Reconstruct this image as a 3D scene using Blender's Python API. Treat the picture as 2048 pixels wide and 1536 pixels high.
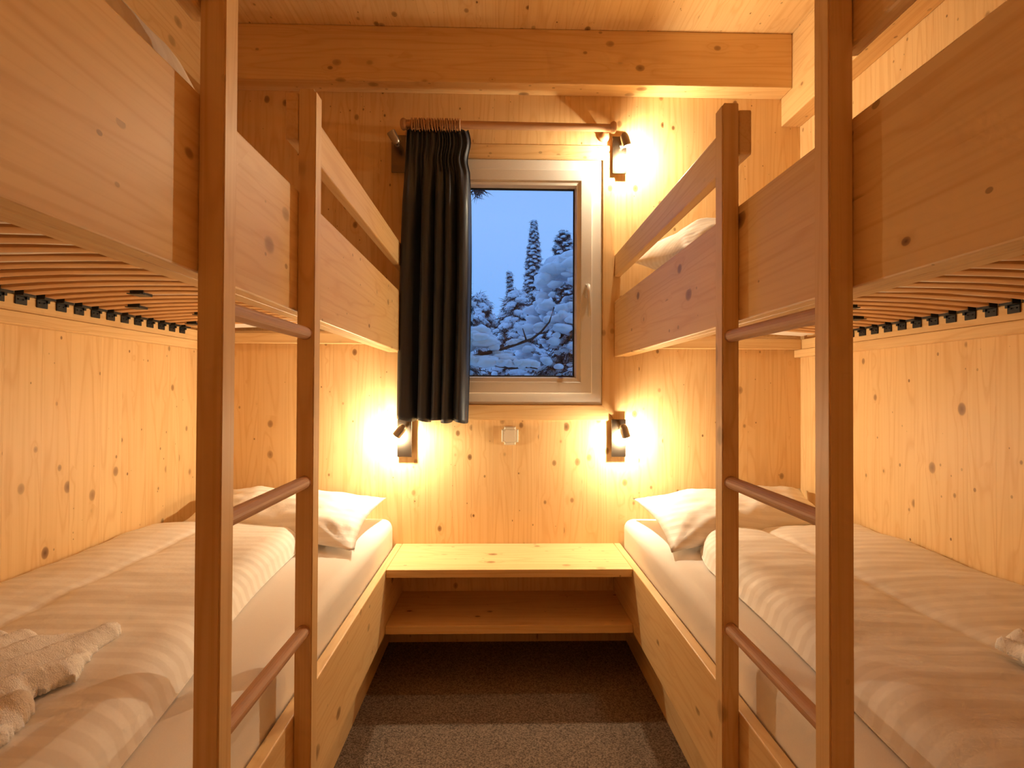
import bpy, bmesh, math, random
import numpy as np
from mathutils import Vector, Matrix, noise

# ------------------------------------------------------------------ scene reset
for o in list(bpy.data.objects):
    bpy.data.objects.remove(o, do_unlink=True)
scene = bpy.context.scene
COL = scene.collection

# ------------------------------------------------------------------ camera
FPX = 1075.0
YAW, PITCH, ROLL = 0.02309807, 0.01114881, 0.0042346
cam_d = bpy.data.cameras.new('camera'); cam = bpy.data.objects.new('camera', cam_d); COL.objects.link(cam)
cam_d.sensor_fit = 'HORIZONTAL'; cam_d.sensor_width = 36.0; cam_d.lens = FPX / 2048 * 36.0
cam_d.clip_start = 0.02; cam_d.clip_end = 300
fwd = Vector((math.sin(YAW)*math.cos(PITCH), math.cos(YAW)*math.cos(PITCH), math.sin(PITCH)))
rt = Vector((math.cos(YAW), -math.sin(YAW), 0)); up = rt.cross(fwd)
r2 = rt*math.cos(ROLL) + up*math.sin(ROLL); u2 = -rt*math.sin(ROLL) + up*math.cos(ROLL)
M = Matrix.Identity(4)
for i in range(3):
    M[i][0] = r2[i]; M[i][1] = u2[i]; M[i][2] = -fwd[i]
M.translation = (0, 0, 1.2)
cam.matrix_world = M
scene.camera = cam

# ------------------------------------------------------------------ world: clear dusk sky
LAMP_W = 15.3
LAMP_COL = (1.0, 0.85, 0.585)
SKY = 1.2
w = bpy.data.worlds.new('dusk_sky'); scene.world = w; w.use_nodes = True
nt = w.node_tree; nt.nodes.clear()
tc = nt.nodes.new('ShaderNodeTexCoord'); sp = nt.nodes.new('ShaderNodeSeparateXYZ')
rp = nt.nodes.new('ShaderNodeValToRGB'); bg = nt.nodes.new('ShaderNodeBackground'); wo = nt.nodes.new('ShaderNodeOutputWorld')
nt.links.new(tc.outputs['Generated'], sp.inputs[0]); nt.links.new(sp.outputs['Z'], rp.inputs[0])
nt.links.new(rp.outputs[0], bg.inputs[0]); nt.links.new(bg.outputs[0], wo.inputs[0])
rp.color_ramp.elements[0].position = 0.0; rp.color_ramp.elements[0].color = (0.14, 0.38, 0.86, 1)
rp.color_ramp.elements[1].position = 1.0; rp.color_ramp.elements[1].color = (0.16, 0.36, 0.85, 1)
e = rp.color_ramp.elements.new(0.30); e.color = (0.25, 0.47, 0.97, 1)
bg.inputs[1].default_value = SKY

scene.cycles.diffuse_bounces = 6; scene.cycles.adaptive_threshold = 0.11; scene.cycles.adaptive_min_samples = 15
vs = scene.view_settings
vs.view_transform = 'Standard'; vs.look = 'None'; vs.exposure = 0.0; vs.gamma = 1.0; vs.use_curve_mapping = False

# ------------------------------------------------------------------ dimensions (metres)
D = 2.54            # window wall
YB = -0.50          # wall behind the photographer
ZF, ZC = 0.018, 2.855
XWL, XWR = -1.349, 1.440
XL, XR = -0.452, 0.543     # aisle faces of the bed boards
BT = 0.03
YFOOT = 0.46

# ------------------------------------------------------------------ materials
def new_mat(name):
    m = bpy.data.materials.new(name); m.use_nodes = True
    t = m.node_tree
    return m, t, t.nodes['Principled BSDF']

def nd(t, typ, **kw):
    n = t.nodes.new(typ)
    for k, v in kw.items():
        setattr(n, k, v)
    return n

def mth(t, op, a, b=None, c=None, clamp=False):
    n = t.nodes.new('ShaderNodeMath'); n.operation = op; n.use_clamp = clamp
    for i, v in enumerate((a, b, c)):
        if v is None: continue
        if isinstance(v, (int, float)): n.inputs[i].default_value = v
        else: t.links.new(v, n.inputs[i])
    return n.outputs[0]

def mixc(t, fac, a, b, mode='MIX'):
    n = t.nodes.new('ShaderNodeMix'); n.data_type = 'RGBA'; n.blend_type = mode; n.clamp_factor = True
    if isinstance(fac, (int, float)): n.inputs[0].default_value = fac
    else: t.links.new(fac, n.inputs[0])
    for s, v in ((6, a), (7, b)):
        if isinstance(v, tuple): n.inputs[s].default_value = (*v, 1)
        else: t.links.new(v, n.inputs[s])
    return n.outputs[2]

def wood(name, base, late, knotc, axis='Z', grain=1.0, knots=1.0, knot_scale=10.0, pin=1.0, rough=0.5, tone=0.10, lam=0.0):
    """spruce / beech: grain along the given object axis, growth streaks, knots"""
    m, t, p = new_mat(name)
    tc = nd(t, 'ShaderNodeTexCoord'); oi = nd(t, 'ShaderNodeObjectInfo')
    s = nd(t, 'ShaderNodeSeparateXYZ'); t.links.new(tc.outputs['Object'], s.inputs[0])
    o = {'X': ('Y', 'Z', 'X'), 'Y': ('X', 'Z', 'Y'), 'Z': ('X', 'Y', 'Z')}[axis]
    rnd = oi.outputs['Random']
    a = mth(t, 'ADD', s.outputs[o[0]], mth(t, 'MULTIPLY', rnd, 13.7))
    b = mth(t, 'ADD', s.outputs[o[1]], mth(t, 'MULTIPLY', rnd, 7.3))
    g = mth(t, 'ADD', s.outputs[o[2]], mth(t, 'MULTIPLY', rnd, 29.1))
    if lam:
        lid = mth(t, 'FLOOR', mth(t, 'DIVIDE', mth(t, 'ADD', a, b), lam))
        wn = nd(t, 'ShaderNodeTexWhiteNoise', noise_dimensions='1D'); t.links.new(lid, wn.inputs['W'])
        lamr = wn.outputs['Value']
        g = mth(t, 'ADD', g, mth(t, 'MULTIPLY', lamr, 17.0))
    def vec(x, y, z):
        c = nd(t, 'ShaderNodeCombineXYZ')
        for i, v in enumerate((x, y, z)): t.links.new(v, c.inputs[i])
        return c.outputs[0]
    # knots: sparse 3D cells cut by the surface
    def knot_field(scale, keep, r0, r1, seed):
        vo = nd(t, 'ShaderNodeTexVoronoi', feature='F1'); vo.inputs['Scale'].default_value = scale
        t.links.new(vec(mth(t, 'ADD', a, seed), b, mth(t, 'MULTIPLY', g, 0.72)), vo.inputs['Vector'])
        sc = nd(t, 'ShaderNodeSeparateColor'); t.links.new(vo.outputs['Color'], sc.inputs[0])
        on = mth(t, 'LESS_THAN', sc.outputs[0], keep)
        rad = mth(t, 'ADD', r0, mth(t, 'MULTIPLY', mth(t, 'POWER', sc.outputs[1], 1.6), r1 - r0))
        on = mth(t, 'MULTIPLY', on, mth(t, 'ADD', 0.45, mth(t, 'MULTIPLY', sc.outputs[2], 0.6)))
        q = mth(t, 'DIVIDE', vo.outputs['Distance'], rad)       # 1 at the rim
        core = mth(t, 'MULTIPLY', on, mth(t, 'SUBTRACT', 1.0, mth(t, 'SMOOTH_MIN', q, 1.0, 0.25), clamp=True))
        body = nd(t, 'ShaderNodeMapRange', interpolation_type='SMOOTHSTEP'); t.links.new(q, body.inputs[0])
        body.inputs[1].default_value = 1.05; body.inputs[2].default_value = 0.75
        halo = nd(t, 'ShaderNodeMapRange', interpolation_type='SMOOTHSTEP'); t.links.new(q, halo.inputs[0])
        halo.inputs[1].default_value = 3.2; halo.inputs[2].default_value = 0.8
        return mth(t, 'MULTIPLY', on, body.outputs[0]), mth(t, 'MULTIPLY', on, halo.outputs[0]), core
    if knots: k1, h1, c1 = knot_field(knot_scale, 0.80, 0.05, 0.22, 0.0)
    if pin: k2, h2, c2 = knot_field(knot_scale*1.9, 0.75, 0.05, 0.13, 3.1)
    # the grain swerves round a knot
    ad, bd = a, b
    if knots:
        ad = mth(t, 'ADD', a, mth(t, 'MULTIPLY', h1, 0.006)); bd = mth(t, 'ADD', b, mth(t, 'MULTIPLY', h1, 0.006))
    n1 = nd(t, 'ShaderNodeTexNoise'); n1.inputs['Scale'].default_value = 1; n1.inputs['Detail'].default_value = 2.5
    n1.inputs['Distortion'].default_value = 0.4
    t.links.new(vec(mth(t, 'MULTIPLY', ad, 85*grain), mth(t, 'MULTIPLY', bd, 85*grain), mth(t, 'MULTIPLY', g, 1.6)), n1.inputs['Vector'])
    n2 = nd(t, 'ShaderNodeTexNoise'); n2.inputs['Scale'].default_value = 1; n2.inputs['Detail'].default_value = 1
    t.links.new(vec(mth(t, 'MULTIPLY', ad, 9), mth(t, 'MULTIPLY', bd, 9), mth(t, 'MULTIPLY', g, 0.7)), n2.inputs['Vector'])
    st = nd(t, 'ShaderNodeMapRange'); t.links.new(n1.outputs[0], st.inputs[0]); st.inputs[1].default_value = 0.47; st.inputs[2].default_value = 0.78
    tn = nd(t, 'ShaderNodeMapRange'); t.links.new(n2.outputs[0], tn.inputs[0]); tn.inputs[1].default_value = 0.3; tn.inputs[2].default_value = 0.7
    c = mixc(t, mth(t, 'MULTIPLY', st.outputs[0], 0.62), base, late)
    c = mixc(t, mth(t, 'MULTIPLY', tn.outputs[0], 0.22), c, late)
    if knots:
        # cathedral figure: thin growth-ring contours
        cl = mth(t, 'POWER', mth(t, 'ABSOLUTE', mth(t, 'SINE', mth(t, 'MULTIPLY', mth(t, 'ADD', n2.outputs[0], mth(t, 'MULTIPLY', h1, 0.05)), 34.0))), 14.0)
        c = mixc(t, mth(t, 'MULTIPLY', cl, 0.34*(1 if knots else 0)), c, tuple(x*y for x, y in zip(late, (0.92, 0.80, 0.70))))
    # each piece its own tone
    if lam:
        tv = mth(t, 'ADD', mth(t, 'MULTIPLY', rnd, 0.5), mth(t, 'MULTIPLY', lamr, 0.5))
    else:
        tv = rnd
    c = mixc(t, mth(t, 'MULTIPLY', tv, tone*2.2), c, tuple(x*y for x, y in zip(base, (0.82, 0.70, 0.58))))
    if knots:
        c = mixc(t, mth(t, 'MULTIPLY', h1, 0.30*knots), c, late)
        c = mixc(t, mth(t, 'MULTIPLY', k1, 0.66*knots), c, knotc)
        c = mixc(t, mth(t, 'MULTIPLY', c1, 1.0*knots), c, tuple(x*0.40 for x in knotc))
    if pin:
        c = mixc(t, mth(t, 'MULTIPLY', k2, 0.85*pin), c, tuple(x*0.75 for x in knotc))
    t.links.new(c, p.inputs['Base Color'])
    p.inputs['Roughness'].default_value = rough
    p.inputs['Specular IOR Level'].default_value = 0.35
    return m

SPR = (0.845, 0.595, 0.295); SPL = (0.70, 0.43, 0.175); KN = (0.27, 0.11, 0.03)
MAT = {}
for ax in 'XYZ':
    MAT['wall'+ax] = wood('spruce_panel_grain_'+ax.lower(), SPR, SPL, KN, ax, 1.0, 1.0, 13.0, 1.0, 0.5, 0.10)
    MAT['bed'+ax] = wood('spruce_bed_board_grain_'+ax.lower(), SPR, SPL, KN, ax, 1.2, 0.9, 9.5, 0.7, 0.45, 0.07, 0.11)
    MAT['post'+ax] = wood('spruce_batten_grain_'+ax.lower(), SPR, SPL, KN, ax, 2.0, 0.5, 7.0, 0.15, 0.45, 0.08)
    MAT['beech'+ax] = wood('beech_grain_'+ax.lower(), (0.58, 0.345, 0.20), (0.46, 0.245, 0.13), KN, ax, 3.0, 0.0, 9, 0.0, 0.55, 0.05)
    MAT['slat'+ax] = wood('slat_beech_grain_'+ax.lower(), (0.60, 0.33, 0.135), (0.47, 0.235, 0.085), KN, ax, 2.0, 0.0, 9, 0.0, 0.4, 0.10)

def simple(name, col, rough=0.5, metal=0.0, spec=0.5, bump=None, sheen=0.0):
    m, t, p = new_mat(name)
    p.inputs['Base Color'].default_value = (*col, 1); p.inputs['Roughness'].default_value = rough
    p.inputs['Metallic'].default_value = metal; p.inputs['Specular IOR Level'].default_value = spec
    p.inputs['Sheen Weight'].default_value = sheen
    tc = nd(t, 'ShaderNodeTexCoord'); n = nd(t, 'ShaderNodeTexNoise')
    sc, st, dist = bump or (300, 0.03, 0.0005)
    n.inputs['Scale'].default_value = sc; n.inputs['Detail'].default_value = 3
    t.links.new(tc.outputs['Object'], n.inputs['Vector'])
    b = nd(t, 'ShaderNodeBump'); b.inputs['Strength'].default_value = st; b.inputs['Distance'].default_value = dist
    t.links.new(n.outputs[0], b.inputs['Height']); t.links.new(b.outputs[0], p.inputs['Normal'])
    mr = nd(t, 'ShaderNodeMapRange'); t.links.new(n.outputs[0], mr.inputs[0]); mr.inputs[3].default_value = 0.94; mr.inputs[4].default_value = 1.04
    mm = nd(t, 'ShaderNodeVectorMath', operation='SCALE'); mm.inputs[0].default_value = col; t.links.new(mr.outputs[0], mm.inputs['Scale'])
    t.links.new(mm.outputs[0], p.inputs['Base Color'])
    return m

MAT['upvc'] = simple('white_window_frame', (0.74, 0.70, 0.64), 0.38)
MAT['gasket'] = simple('black_gasket', (0.02, 0.02, 0.022), 0.6)
MAT['plastic_black'] = simple('black_plastic', (0.012, 0.012, 0.013), 0.45)
MAT['switch'] = simple('ivory_plastic', (0.78, 0.68, 0.52), 0.35)
MAT['steel'] = simple('brushed_nickel', (0.42, 0.37, 0.31), 0.34, 0.9, bump=(900, 0.05, 0.0003))
MAT['plate'] = simple('bronze_plate', (0.24, 0.19, 0.14), 0.24, 1.0, 0.3, bump=(900, 0.08, 0.0003))
MAT['sheet'] = simple('white_cotton_sheet', (0.86, 0.80, 0.74), 0.85, 0, 0.2, (500, 0.10, 0.0006), 0.1)
MAT['terry'] = simple('white_terry_cloth', (0.90, 0.85, 0.79), 0.95, 0, 0.1, (420, 0.6, 0.003), 0.3)
MAT['snow'] = simple('fresh_snow', (0.86, 0.88, 0.92), 0.8, 0, 0.2, (40, 0.3, 0.01))
MAT['needles'] = simple('conifer_needles', (0.062, 0.044, 0.042), 0.7, bump=(60, 0.2, 0.004))
MAT['bark'] = simple('conifer_bark', (0.045, 0.033, 0.027), 0.9, bump=(50, 0.6, 0.01))

def emis(name, col, strength):
    m = bpy.data.materials.new(name); m.use_nodes = True; t = m.node_tree; t.nodes.clear()
    e = nd(t, 'ShaderNodeEmission'); e.inputs[0].default_value = (*col, 1); e.inputs[1].default_value = strength
    o = nd(t, 'ShaderNodeOutputMaterial'); t.links.new(e.outputs[0], o.inputs[0]); return m
MAT['bulb'] = emis('lit_bulb', (1.0, 0.80, 0.55), 60.0)

def mat_glass():
    m = bpy.data.materials.new('window_glass'); m.use_nodes = True; t = m.node_tree; t.nodes.clear()
    f = nd(t, 'ShaderNodeFresnel'); f.inputs[0].default_value = 1.5
    a = nd(t, 'ShaderNodeBsdfTransparent'); a.inputs[0].default_value = (0.97, 0.985, 0.98, 1)
    b = nd(t, 'ShaderNodeBsdfGlossy'); b.inputs['Roughness'].default_value = 0.0
    x = nd(t, 'ShaderNodeMixShader'); o = nd(t, 'ShaderNodeOutputMaterial')
    t.links.new(f.outputs[0], x.inputs[0]); t.links.new(a.outputs[0], x.inputs[1]); t.links.new(b.outputs[0], x.inputs[2])
    t.links.new(x.outputs[0], o.inputs[0]); return m
MAT['glass'] = mat_glass()

def mat_carpet():
    m, t, p = new_mat('loop_carpet')
    tc = nd(t, 'ShaderNodeTexCoord'); n = nd(t, 'ShaderNodeTexNoise'); n.inputs['Scale'].default_value = 190; n.inputs['Detail'].default_value = 4
    v = nd(t, 'ShaderNodeTexVoronoi'); v.inputs['Scale'].default_value = 330
    t.links.new(tc.outputs['Object'], n.inputs['Vector']); t.links.new(tc.outputs['Object'], v.inputs['Vector'])
    r = nd(t, 'ShaderNodeValToRGB'); t.links.new(n.outputs[0], r.inputs[0])
    r.color_ramp.elements[0].position = 0.34; r.color_ramp.elements[0].color = (0.11, 0.076, 0.055, 1)
    r.color_ramp.elements[1].position = 0.68; r.color_ramp.elements[1].color = (0.37, 0.272, 0.20, 1)
    t.links.new(r.outputs[0], p.inputs['Base Color']); p.inputs['Roughness'].default_value = 0.95; p.inputs['Specular IOR Level'].default_value = 0.1
    s = mth(t, 'ADD', n.outputs[0], v.outputs['Distance'])
    b = nd(t, 'ShaderNodeBump'); b.inputs['Strength'].default_value = 0.9; b.inputs['Distance'].default_value = 0.004
    t.links.new(s, b.inputs['Height']); t.links.new(b.outputs[0], p.inputs['Normal']); return m
MAT['carpet'] = mat_carpet()

def mat_stripe():
    """white damask: satin stripes across the bed, alternately matt and shiny"""
    m, t, p = new_mat('striped_white_damask')
    tc = nd(t, 'ShaderNodeTexCoord'); s = nd(t, 'ShaderNodeSeparateXYZ'); t.links.new(tc.outputs['UV'], s.inputs[0])
    n = nd(t, 'ShaderNodeTexNoise'); n.inputs['Scale'].default_value = 3.5; t.links.new(tc.outputs['UV'], n.inputs['Vector'])
    y = mth(t, 'ADD', s.outputs['Y'], mth(t, 'MULTIPLY', n.outputs[0], 0.035))
    wv = mth(t, 'SINE', mth(t, 'MULTIPLY', y, 2*math.pi/0.046))
    f = nd(t, 'ShaderNodeMapRange', interpolation_type='SMOOTHSTEP'); t.links.new(wv, f.inputs[0]); f.inputs[1].default_value = -0.35; f.inputs[2].default_value = 0.35
    c = mixc(t, f.outputs[0], (0.885, 0.835, 0.775), (0.825, 0.768, 0.703))
    t.links.new(c, p.inputs['Base Color'])
    p.inputs['Roughness'].default_value = 0.62; p.inputs['Specular IOR Level'].default_value = 0.35
    r = mth(t, 'ADD', 0.62, mth(t, 'MULTIPLY', f.outputs[0], 0.12)); t.links.new(r, p.inputs['Roughness'])
    w_ = nd(t, 'ShaderNodeTexNoise'); w_.inputs['Scale'].default_value = 9; w_.inputs['Detail'].default_value = 5; t.links.new(tc.outputs['Object'], w_.inputs['Vector'])
    b = nd(t, 'ShaderNodeBump'); b.inputs['Strength'].default_value = 0.25; b.inputs['Distance'].default_value = 0.02
    t.links.new(w_.outputs[0], b.inputs['Height']); t.links.new(b.outputs[0], p.inputs['Normal']); return m
MAT['stripe'] = mat_stripe()

def mat_curtain():
    m, t, p = new_mat('navy_moire_satin')
    tc = nd(t, 'ShaderNodeTexCoord'); mp = nd(t, 'ShaderNodeMapping'); t.links.new(tc.outputs['UV'], mp.inputs[0]); mp.inputs['Scale'].default_value = (150, 5, 1)
    n = nd(t, 'ShaderNodeTexNoise'); n.inputs['Detail'].default_value = 5; n.inputs['Distortion'].default_value = 1.2; n.inputs['Scale'].default_value = 1
    t.links.new(mp.outputs[0], n.inputs['Vector'])
    c = mixc(t, n.outputs[0], (0.010, 0.016, 0.032), (0.030, 0.044, 0.078)); t.links.new(c, p.inputs['Base Color'])
    r = nd(t, 'ShaderNodeMapRange'); t.links.new(n.outputs[0], r.inputs[0]); r.inputs[1].default_value = 0.35; r.inputs[2].default_value = 0.65
    r.inputs[3].default_value = 0.28; r.inputs[4].default_value = 0.6; t.links.new(r.outputs[0], p.inputs['Roughness'])
    p.inputs['Specular IOR Level'].default_value = 0.6; p.inputs['Sheen Weight'].default_value = 0.06; p.inputs['Sheen Roughness'].default_value = 0.4
    b = nd(t, 'ShaderNodeBump'); b.inputs['Strength'].default_value = 0.35; b.inputs['Distance'].default_value = 0.002
    t.links.new(n.outputs[0], b.inputs['Height']); t.links.new(b.outputs[0], p.inputs['Normal']); return m
MAT['curtain'] = mat_curtain()

# ------------------------------------------------------------------ mesh helpers
def box_bm(x0, x1, y0, y1, z0, z1, bev=0.002, seg=1, bm=None):
    own = bm is None
    b2 = bmesh.new()
    vs_ = bmesh.ops.create_cube(b2, size=1.0)['verts']
    for v in vs_:
        v.co = Vector((x0 if v.co.x < 0 else x1, y0 if v.co.y < 0 else y1, z0 if v.co.z < 0 else z1))
    if bev > 0:
        bmesh.ops.bevel(b2, geom=b2.edges[:], offset=bev, segments=seg, affect='EDGES', profile=0.5)
    if own: return b2
    tmp = bpy.data.meshes.new('tmp'); b2.to_mesh(tmp); b2.free(); bm.from_mesh(tmp); bpy.data.meshes.remove(tmp)
    return bm

def boxes(lst, bev=0.002, seg=1):
    bm = bmesh.new()
    for b in lst: box_bm(*b, bev=bev, seg=seg, bm=bm)
    return bm

def tube_bm(pts, rad, seg=12, cap=True, bm=None):
    bm = bm or bmesh.new()
    pts = [Vector(p) for p in pts]
    if isinstance(rad, (int, float)): rad = [rad]*len(pts)
    rings = []; prev = None
    for i, p in enumerate(pts):
        d = (pts[min(i+1, len(pts)-1)] - pts[max(i-1, 0)]).normalized()
        n = prev if prev is not None else (Vector((0, 0, 1)) if abs(d.z) < 0.9 else Vector((1, 0, 0)))
        n = (n - d*n.dot(d)).normalized(); prev = n; b = d.cross(n)
        rings.append([bm.verts.new(p + (n*math.cos(2*math.pi*k/seg) + b*math.sin(2*math.pi*k/seg))*rad[i]) for k in range(seg)])
    for r0, r1 in zip(rings, rings[1:]):
        for k in range(seg):
            bm.faces.new((r0[k], r0[(k+1) % seg], r1[(k+1) % seg], r1[k]))
    if cap:
        bm.faces.new(rings[0][::-1]); bm.faces.new(rings[-1])
    return bm

def lathe_axis(p0, d, prof, seg=20, bm=None):
    """revolve (t, r) profile about the line p0 + t*d"""
    p0 = Vector(p0); d = Vector(d).normalized()
    return tube_bm([p0 + d*a for a, r in prof], [max(r, 1e-4) for a, r in prof], seg, True, bm)

def empty(name, loc):
    o = bpy.data.objects.new(name, None); o.empty_display_size = 0.1; o.location = loc; COL.objects.link(o); return o

def tag(o, label=None, cat=None, group=None, kind=None):
    if label: o['label'] = label
    if cat: o['category'] = cat
    if group: o['group'] = group
    if kind: o['kind'] = kind
    return o

def abs_loc(o):
    v = Vector(o.location)
    while o.parent: o = o.parent; v += o.location
    return v

def mesh_obj(name, me, mat, parent=None, loc=None, smooth=False):
    """me in world coordinates; origin put at loc (or the parent's)"""
    org = Vector(loc) if loc is not None else (abs_loc(parent) if parent else Vector((0, 0, 0)))
    if isinstance(me, bmesh.types.BMesh):
        bm = me
        bmesh.ops.recalc_face_normals(bm, faces=bm.faces[:])
        me = bpy.data.meshes.new(name); bm.to_mesh(me); bm.free()
    if org.length > 0: me.transform(Matrix.Translation(-org))
    me.materials.append(mat)
    if smooth:
        me.polygons.foreach_set('use_smooth', [True]*len(me.polygons))
    o = bpy.data.objects.new(name, me); COL.objects.link(o)
    if parent:
        o.parent = parent; o.location = org - abs_loc(parent)
    else:
        o.location = org
    return o

def smooth_angle(o, deg=40):
    me = o.data
    bm = bmesh.new(); bm.from_mesh(me)
    for f in bm.faces: f.smooth = True
    for e_ in bm.edges:
        if len(e_.link_faces) == 2 and e_.calc_face_angle(0) > math.radians(deg): e_.smooth = False
    bm.to_mesh(me); bm.free()
    return o

def raw_mesh(name, V, F):
    """V (n,3), F (m,k) numpy -> mesh"""
    V = np.asarray(V, np.float32); F = np.asarray(F, np.int32); k = F.shape[1]
    me = bpy.data.meshes.new(name)
    me.vertices.add(len(V)); me.vertices.foreach_set('co', V.ravel())
    me.loops.add(F.size); me.loops.foreach_set('vertex_index', F.ravel())
    me.polygons.add(len(F)); me.polygons.foreach_set('loop_start', np.arange(0, F.size, k, dtype=np.int32))
    try: me.polygons.foreach_set('loop_total', np.full(len(F), k, np.int32))
    except Exception: pass
    me.update(calc_edges=True); me.validate()
    return me

def planar_uv(me, fn):
    uv = me.uv_layers.new(name='UVMap')
    co = [v.co for v in me.vertices]
    for l in me.loops: uv.data[l.index].uv = fn(co[l.vertex_index])

# ------------------------------------------------------------------ setting: floor, walls, ceiling
def struct(name, geo, mat, label=None, **k):
    o = mesh_obj(name, geo, mat, **k); tag(o, label, None, None, 'structure'); return o

struct('floor', box_bm(XWL-0.1, XWR+0.1, YB-0.1, D+0.2, ZF-0.06, ZF, 0), MAT['carpet'], 'brown flecked carpet floor between the beds')
# openings of the window in the wall
WX0, WX1, WZ0, WZ1 = -0.392, 0.485, 1.131, 2.294
PT = 0.019                                   # plank thickness; the slabs lie behind
wb = struct('wall_back', boxes([(XWL-0.1, WX0, D+PT, D+0.19, ZF-0.06, ZC+0.1), (WX1, XWR+0.1, D+PT, D+0.19, ZF-0.06, ZC+0.1),
      (WX0, WX1, D+PT, D+0.19, ZF-0.06, WZ0), (WX0, WX1, D+PT, D+0.19, WZ1, ZC+0.1)], 0), MAT['wallZ'], 'spruce panelled wall with the window')
wl = struct('wall_left', box_bm(XWL-0.12, XWL-PT, YB-0.1, D+0.19, ZF-0.06, ZC+0.1, 0), MAT['wallZ'], 'spruce panelled wall beside the left bunk')
wr = struct('wall_right', box_bm(XWR+PT, XWR+0.12, YB-0.1, D+0.19, ZF-0.06, ZC+0.1, 0), MAT['wallZ'], 'spruce panelled wall beside the right bunk')
wf = struct('wall_front', box_bm(XWL-0.1, XWR+0.1, YB-0.12, YB-PT, ZF-0.06, ZC+0.1, 0), MAT['wallZ'], 'spruce panelled wall behind the photographer')
ce = struct('ceiling', box_bm(XWL-0.12, XWR+0.12, YB-0.12, D+0.19, ZC+PT, ZC+0.13, 0), MAT['wallY'], 'spruce plank ceiling')

rng = random.Random(11)
def strips(a, b, lo=0.085, hi=0.135):
    out = []; x = a
    while x < b - 1e-4:
        n = x + rng.uniform(lo, hi)
        if b - n < lo*0.6: n = b
        out.append((x, min(n, b))); x = n
    return out
G = 0.00015
for a, b in strips(XWL, XWR):
    if b <= WX0 or a >= WX1: rects = [(a, b, ZF, ZC)]
    else:
        rects = [(a, b, ZF, WZ0), (a, b, WZ1, ZC)]
        if a < WX0 - 1e-3: rects.append((a, WX0, WZ0, WZ1))
        if b > WX1 + 1e-3: rects.append((WX1, b, WZ0, WZ1))
    for r in rects:
        mesh_obj('plank', box_bm(r[0]+G, r[1]-G, D, D+PT, r[2], r[3], 0), MAT['wallZ'], wb)
for a, b in strips(YB, D):
    mesh_obj('plank', box_bm(XWL-PT, XWL, a+G, b-G, ZF, ZC, 0), MAT['wallZ'], wl)
for a, b in strips(YB, D):
    mesh_obj('plank', box_bm(XWR, XWR+PT, a+G, b-G, ZF, ZC, 0), MAT['wallZ'], wr)
for a, b in strips(XWL, XWR, 0.11, 0.17):
    mesh_obj('plank', box_bm(a+G, b-G, YB-PT, YB, ZF, ZC, 0), MAT['wallZ'], wf)
for a, b in strips(XWL, XWR):
    mesh_obj('plank', box_bm(a+G, b-G, YB, D, ZC, ZC+PT, 0), MAT['wallY'], ce)

XBR, XBL = 1.3475, -1.2565
struct('trim_1', box_bm(XBL+0.001, XBR-0.001, D-0.10, D-0.0005, 2.602, ZC-0.001, 0.003, 2), MAT['bedX'], 'spruce ceiling beam across the top of the window wall')
struct('trim_2', box_bm(XBR, XWR-0.0005, YB+0.001, D-0.0005, 2.470, ZC-0.001, 0.003, 2), MAT['bedY'], 'spruce beam along the top of the right wall')
struct('trim_3', box_bm(XWL+0.0005, XBL, YB+0.001, D-0.0005, 2.470, ZC-0.001, 0.003, 2), MAT['bedY'], 'spruce beam along the top of the left wall')

# ------------------------------------------------------------------ window
def frame_bm(x0, x1, z0, z1, wd, y0, y1, bev=0.004):
    """four mitred rails as one closed ring, front edges chamfered"""
    bm = bmesh.new()
    def ring(dx, y): return [bm.verts.new((x, y, z)) for x, z in ((x0+dx, z0+dx), (x1-dx, z0+dx), (x1-dx, z1-dx), (x0+dx, z1-dx))]
    R_ = [ring(0, y1), ring(0, y0+bev), ring(bev, y0), ring(wd-bev, y0), ring(wd, y0+bev), ring(wd, y1)]
    for i in range(6):
        a, b = R_[i], R_[(i+1) % 6]
        for k in range(4):
            bm.faces.new((a[k], a[(k+1) % 4], b[(k+1) % 4], b[k]))
    return bm
win = empty('window_1', (0.046, D, WZ0)); tag(win, 'white framed window with dusk view of snowy trees', None, None, 'structure')
mesh_obj('outer_frame', frame_bm(WX0, WX1, WZ0, WZ1, 0.062, D-0.004, D+0.07, 0.003), MAT['upvc'], win)
SX0, SX1, SZ0, SZ1 = -0.342, 0.4350, 1.184, 2.243
mesh_obj('sash', frame_bm(SX0, SX1, SZ0, SZ1, 0.056, D-0.018, D+0.055, 0.004), MAT['upvc'], win)
# sloping glazing bead
def bead(x0, x1, z0, z1, wd, ya, yb):
    bm = bmesh.new()
    def ring(dx, y): return [bm.verts.new((x, y, z)) for x, z in ((x0+dx, z0+dx), (x1-dx, z0+dx), (x1-dx, z1-dx), (x0+dx, z1-dx))]
    R_ = [ring(0, ya), ring(wd*0.75, ya+0.003), ring(wd, yb), ring(wd, yb+0.012), ring(0, yb+0.012)]
    for i in range(5):
        a, b = R_[i], R_[(i+1) % 5]
        for k in range(4): bm.faces.new((a[k], a[(k+1) % 4], b[(k+1) % 4], b[k]))
    return bm
mesh_obj('glazing_bead', bead(SX0+0.055, SX1-0.055, SZ0+0.055, SZ1-0.055, 0.024, D-0.013, D+0.012), MAT['upvc'], win)
gx0, gx1, gz0, gz1 = SX0+0.074, SX1-0.074, SZ0+0.074, SZ1-0.074
mesh_obj('gasket', frame_bm(gx0+0.004, gx1-0.004, gz0+0.004, gz1-0.004, 0.0075, D+0.020, D+0.030, 0.001), MAT['gasket'], win)
mesh_obj('pane', box_bm(gx0, gx1, D+0.026, D+0.030, gz0, gz1, 0), MAT['glass'], win)
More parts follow.
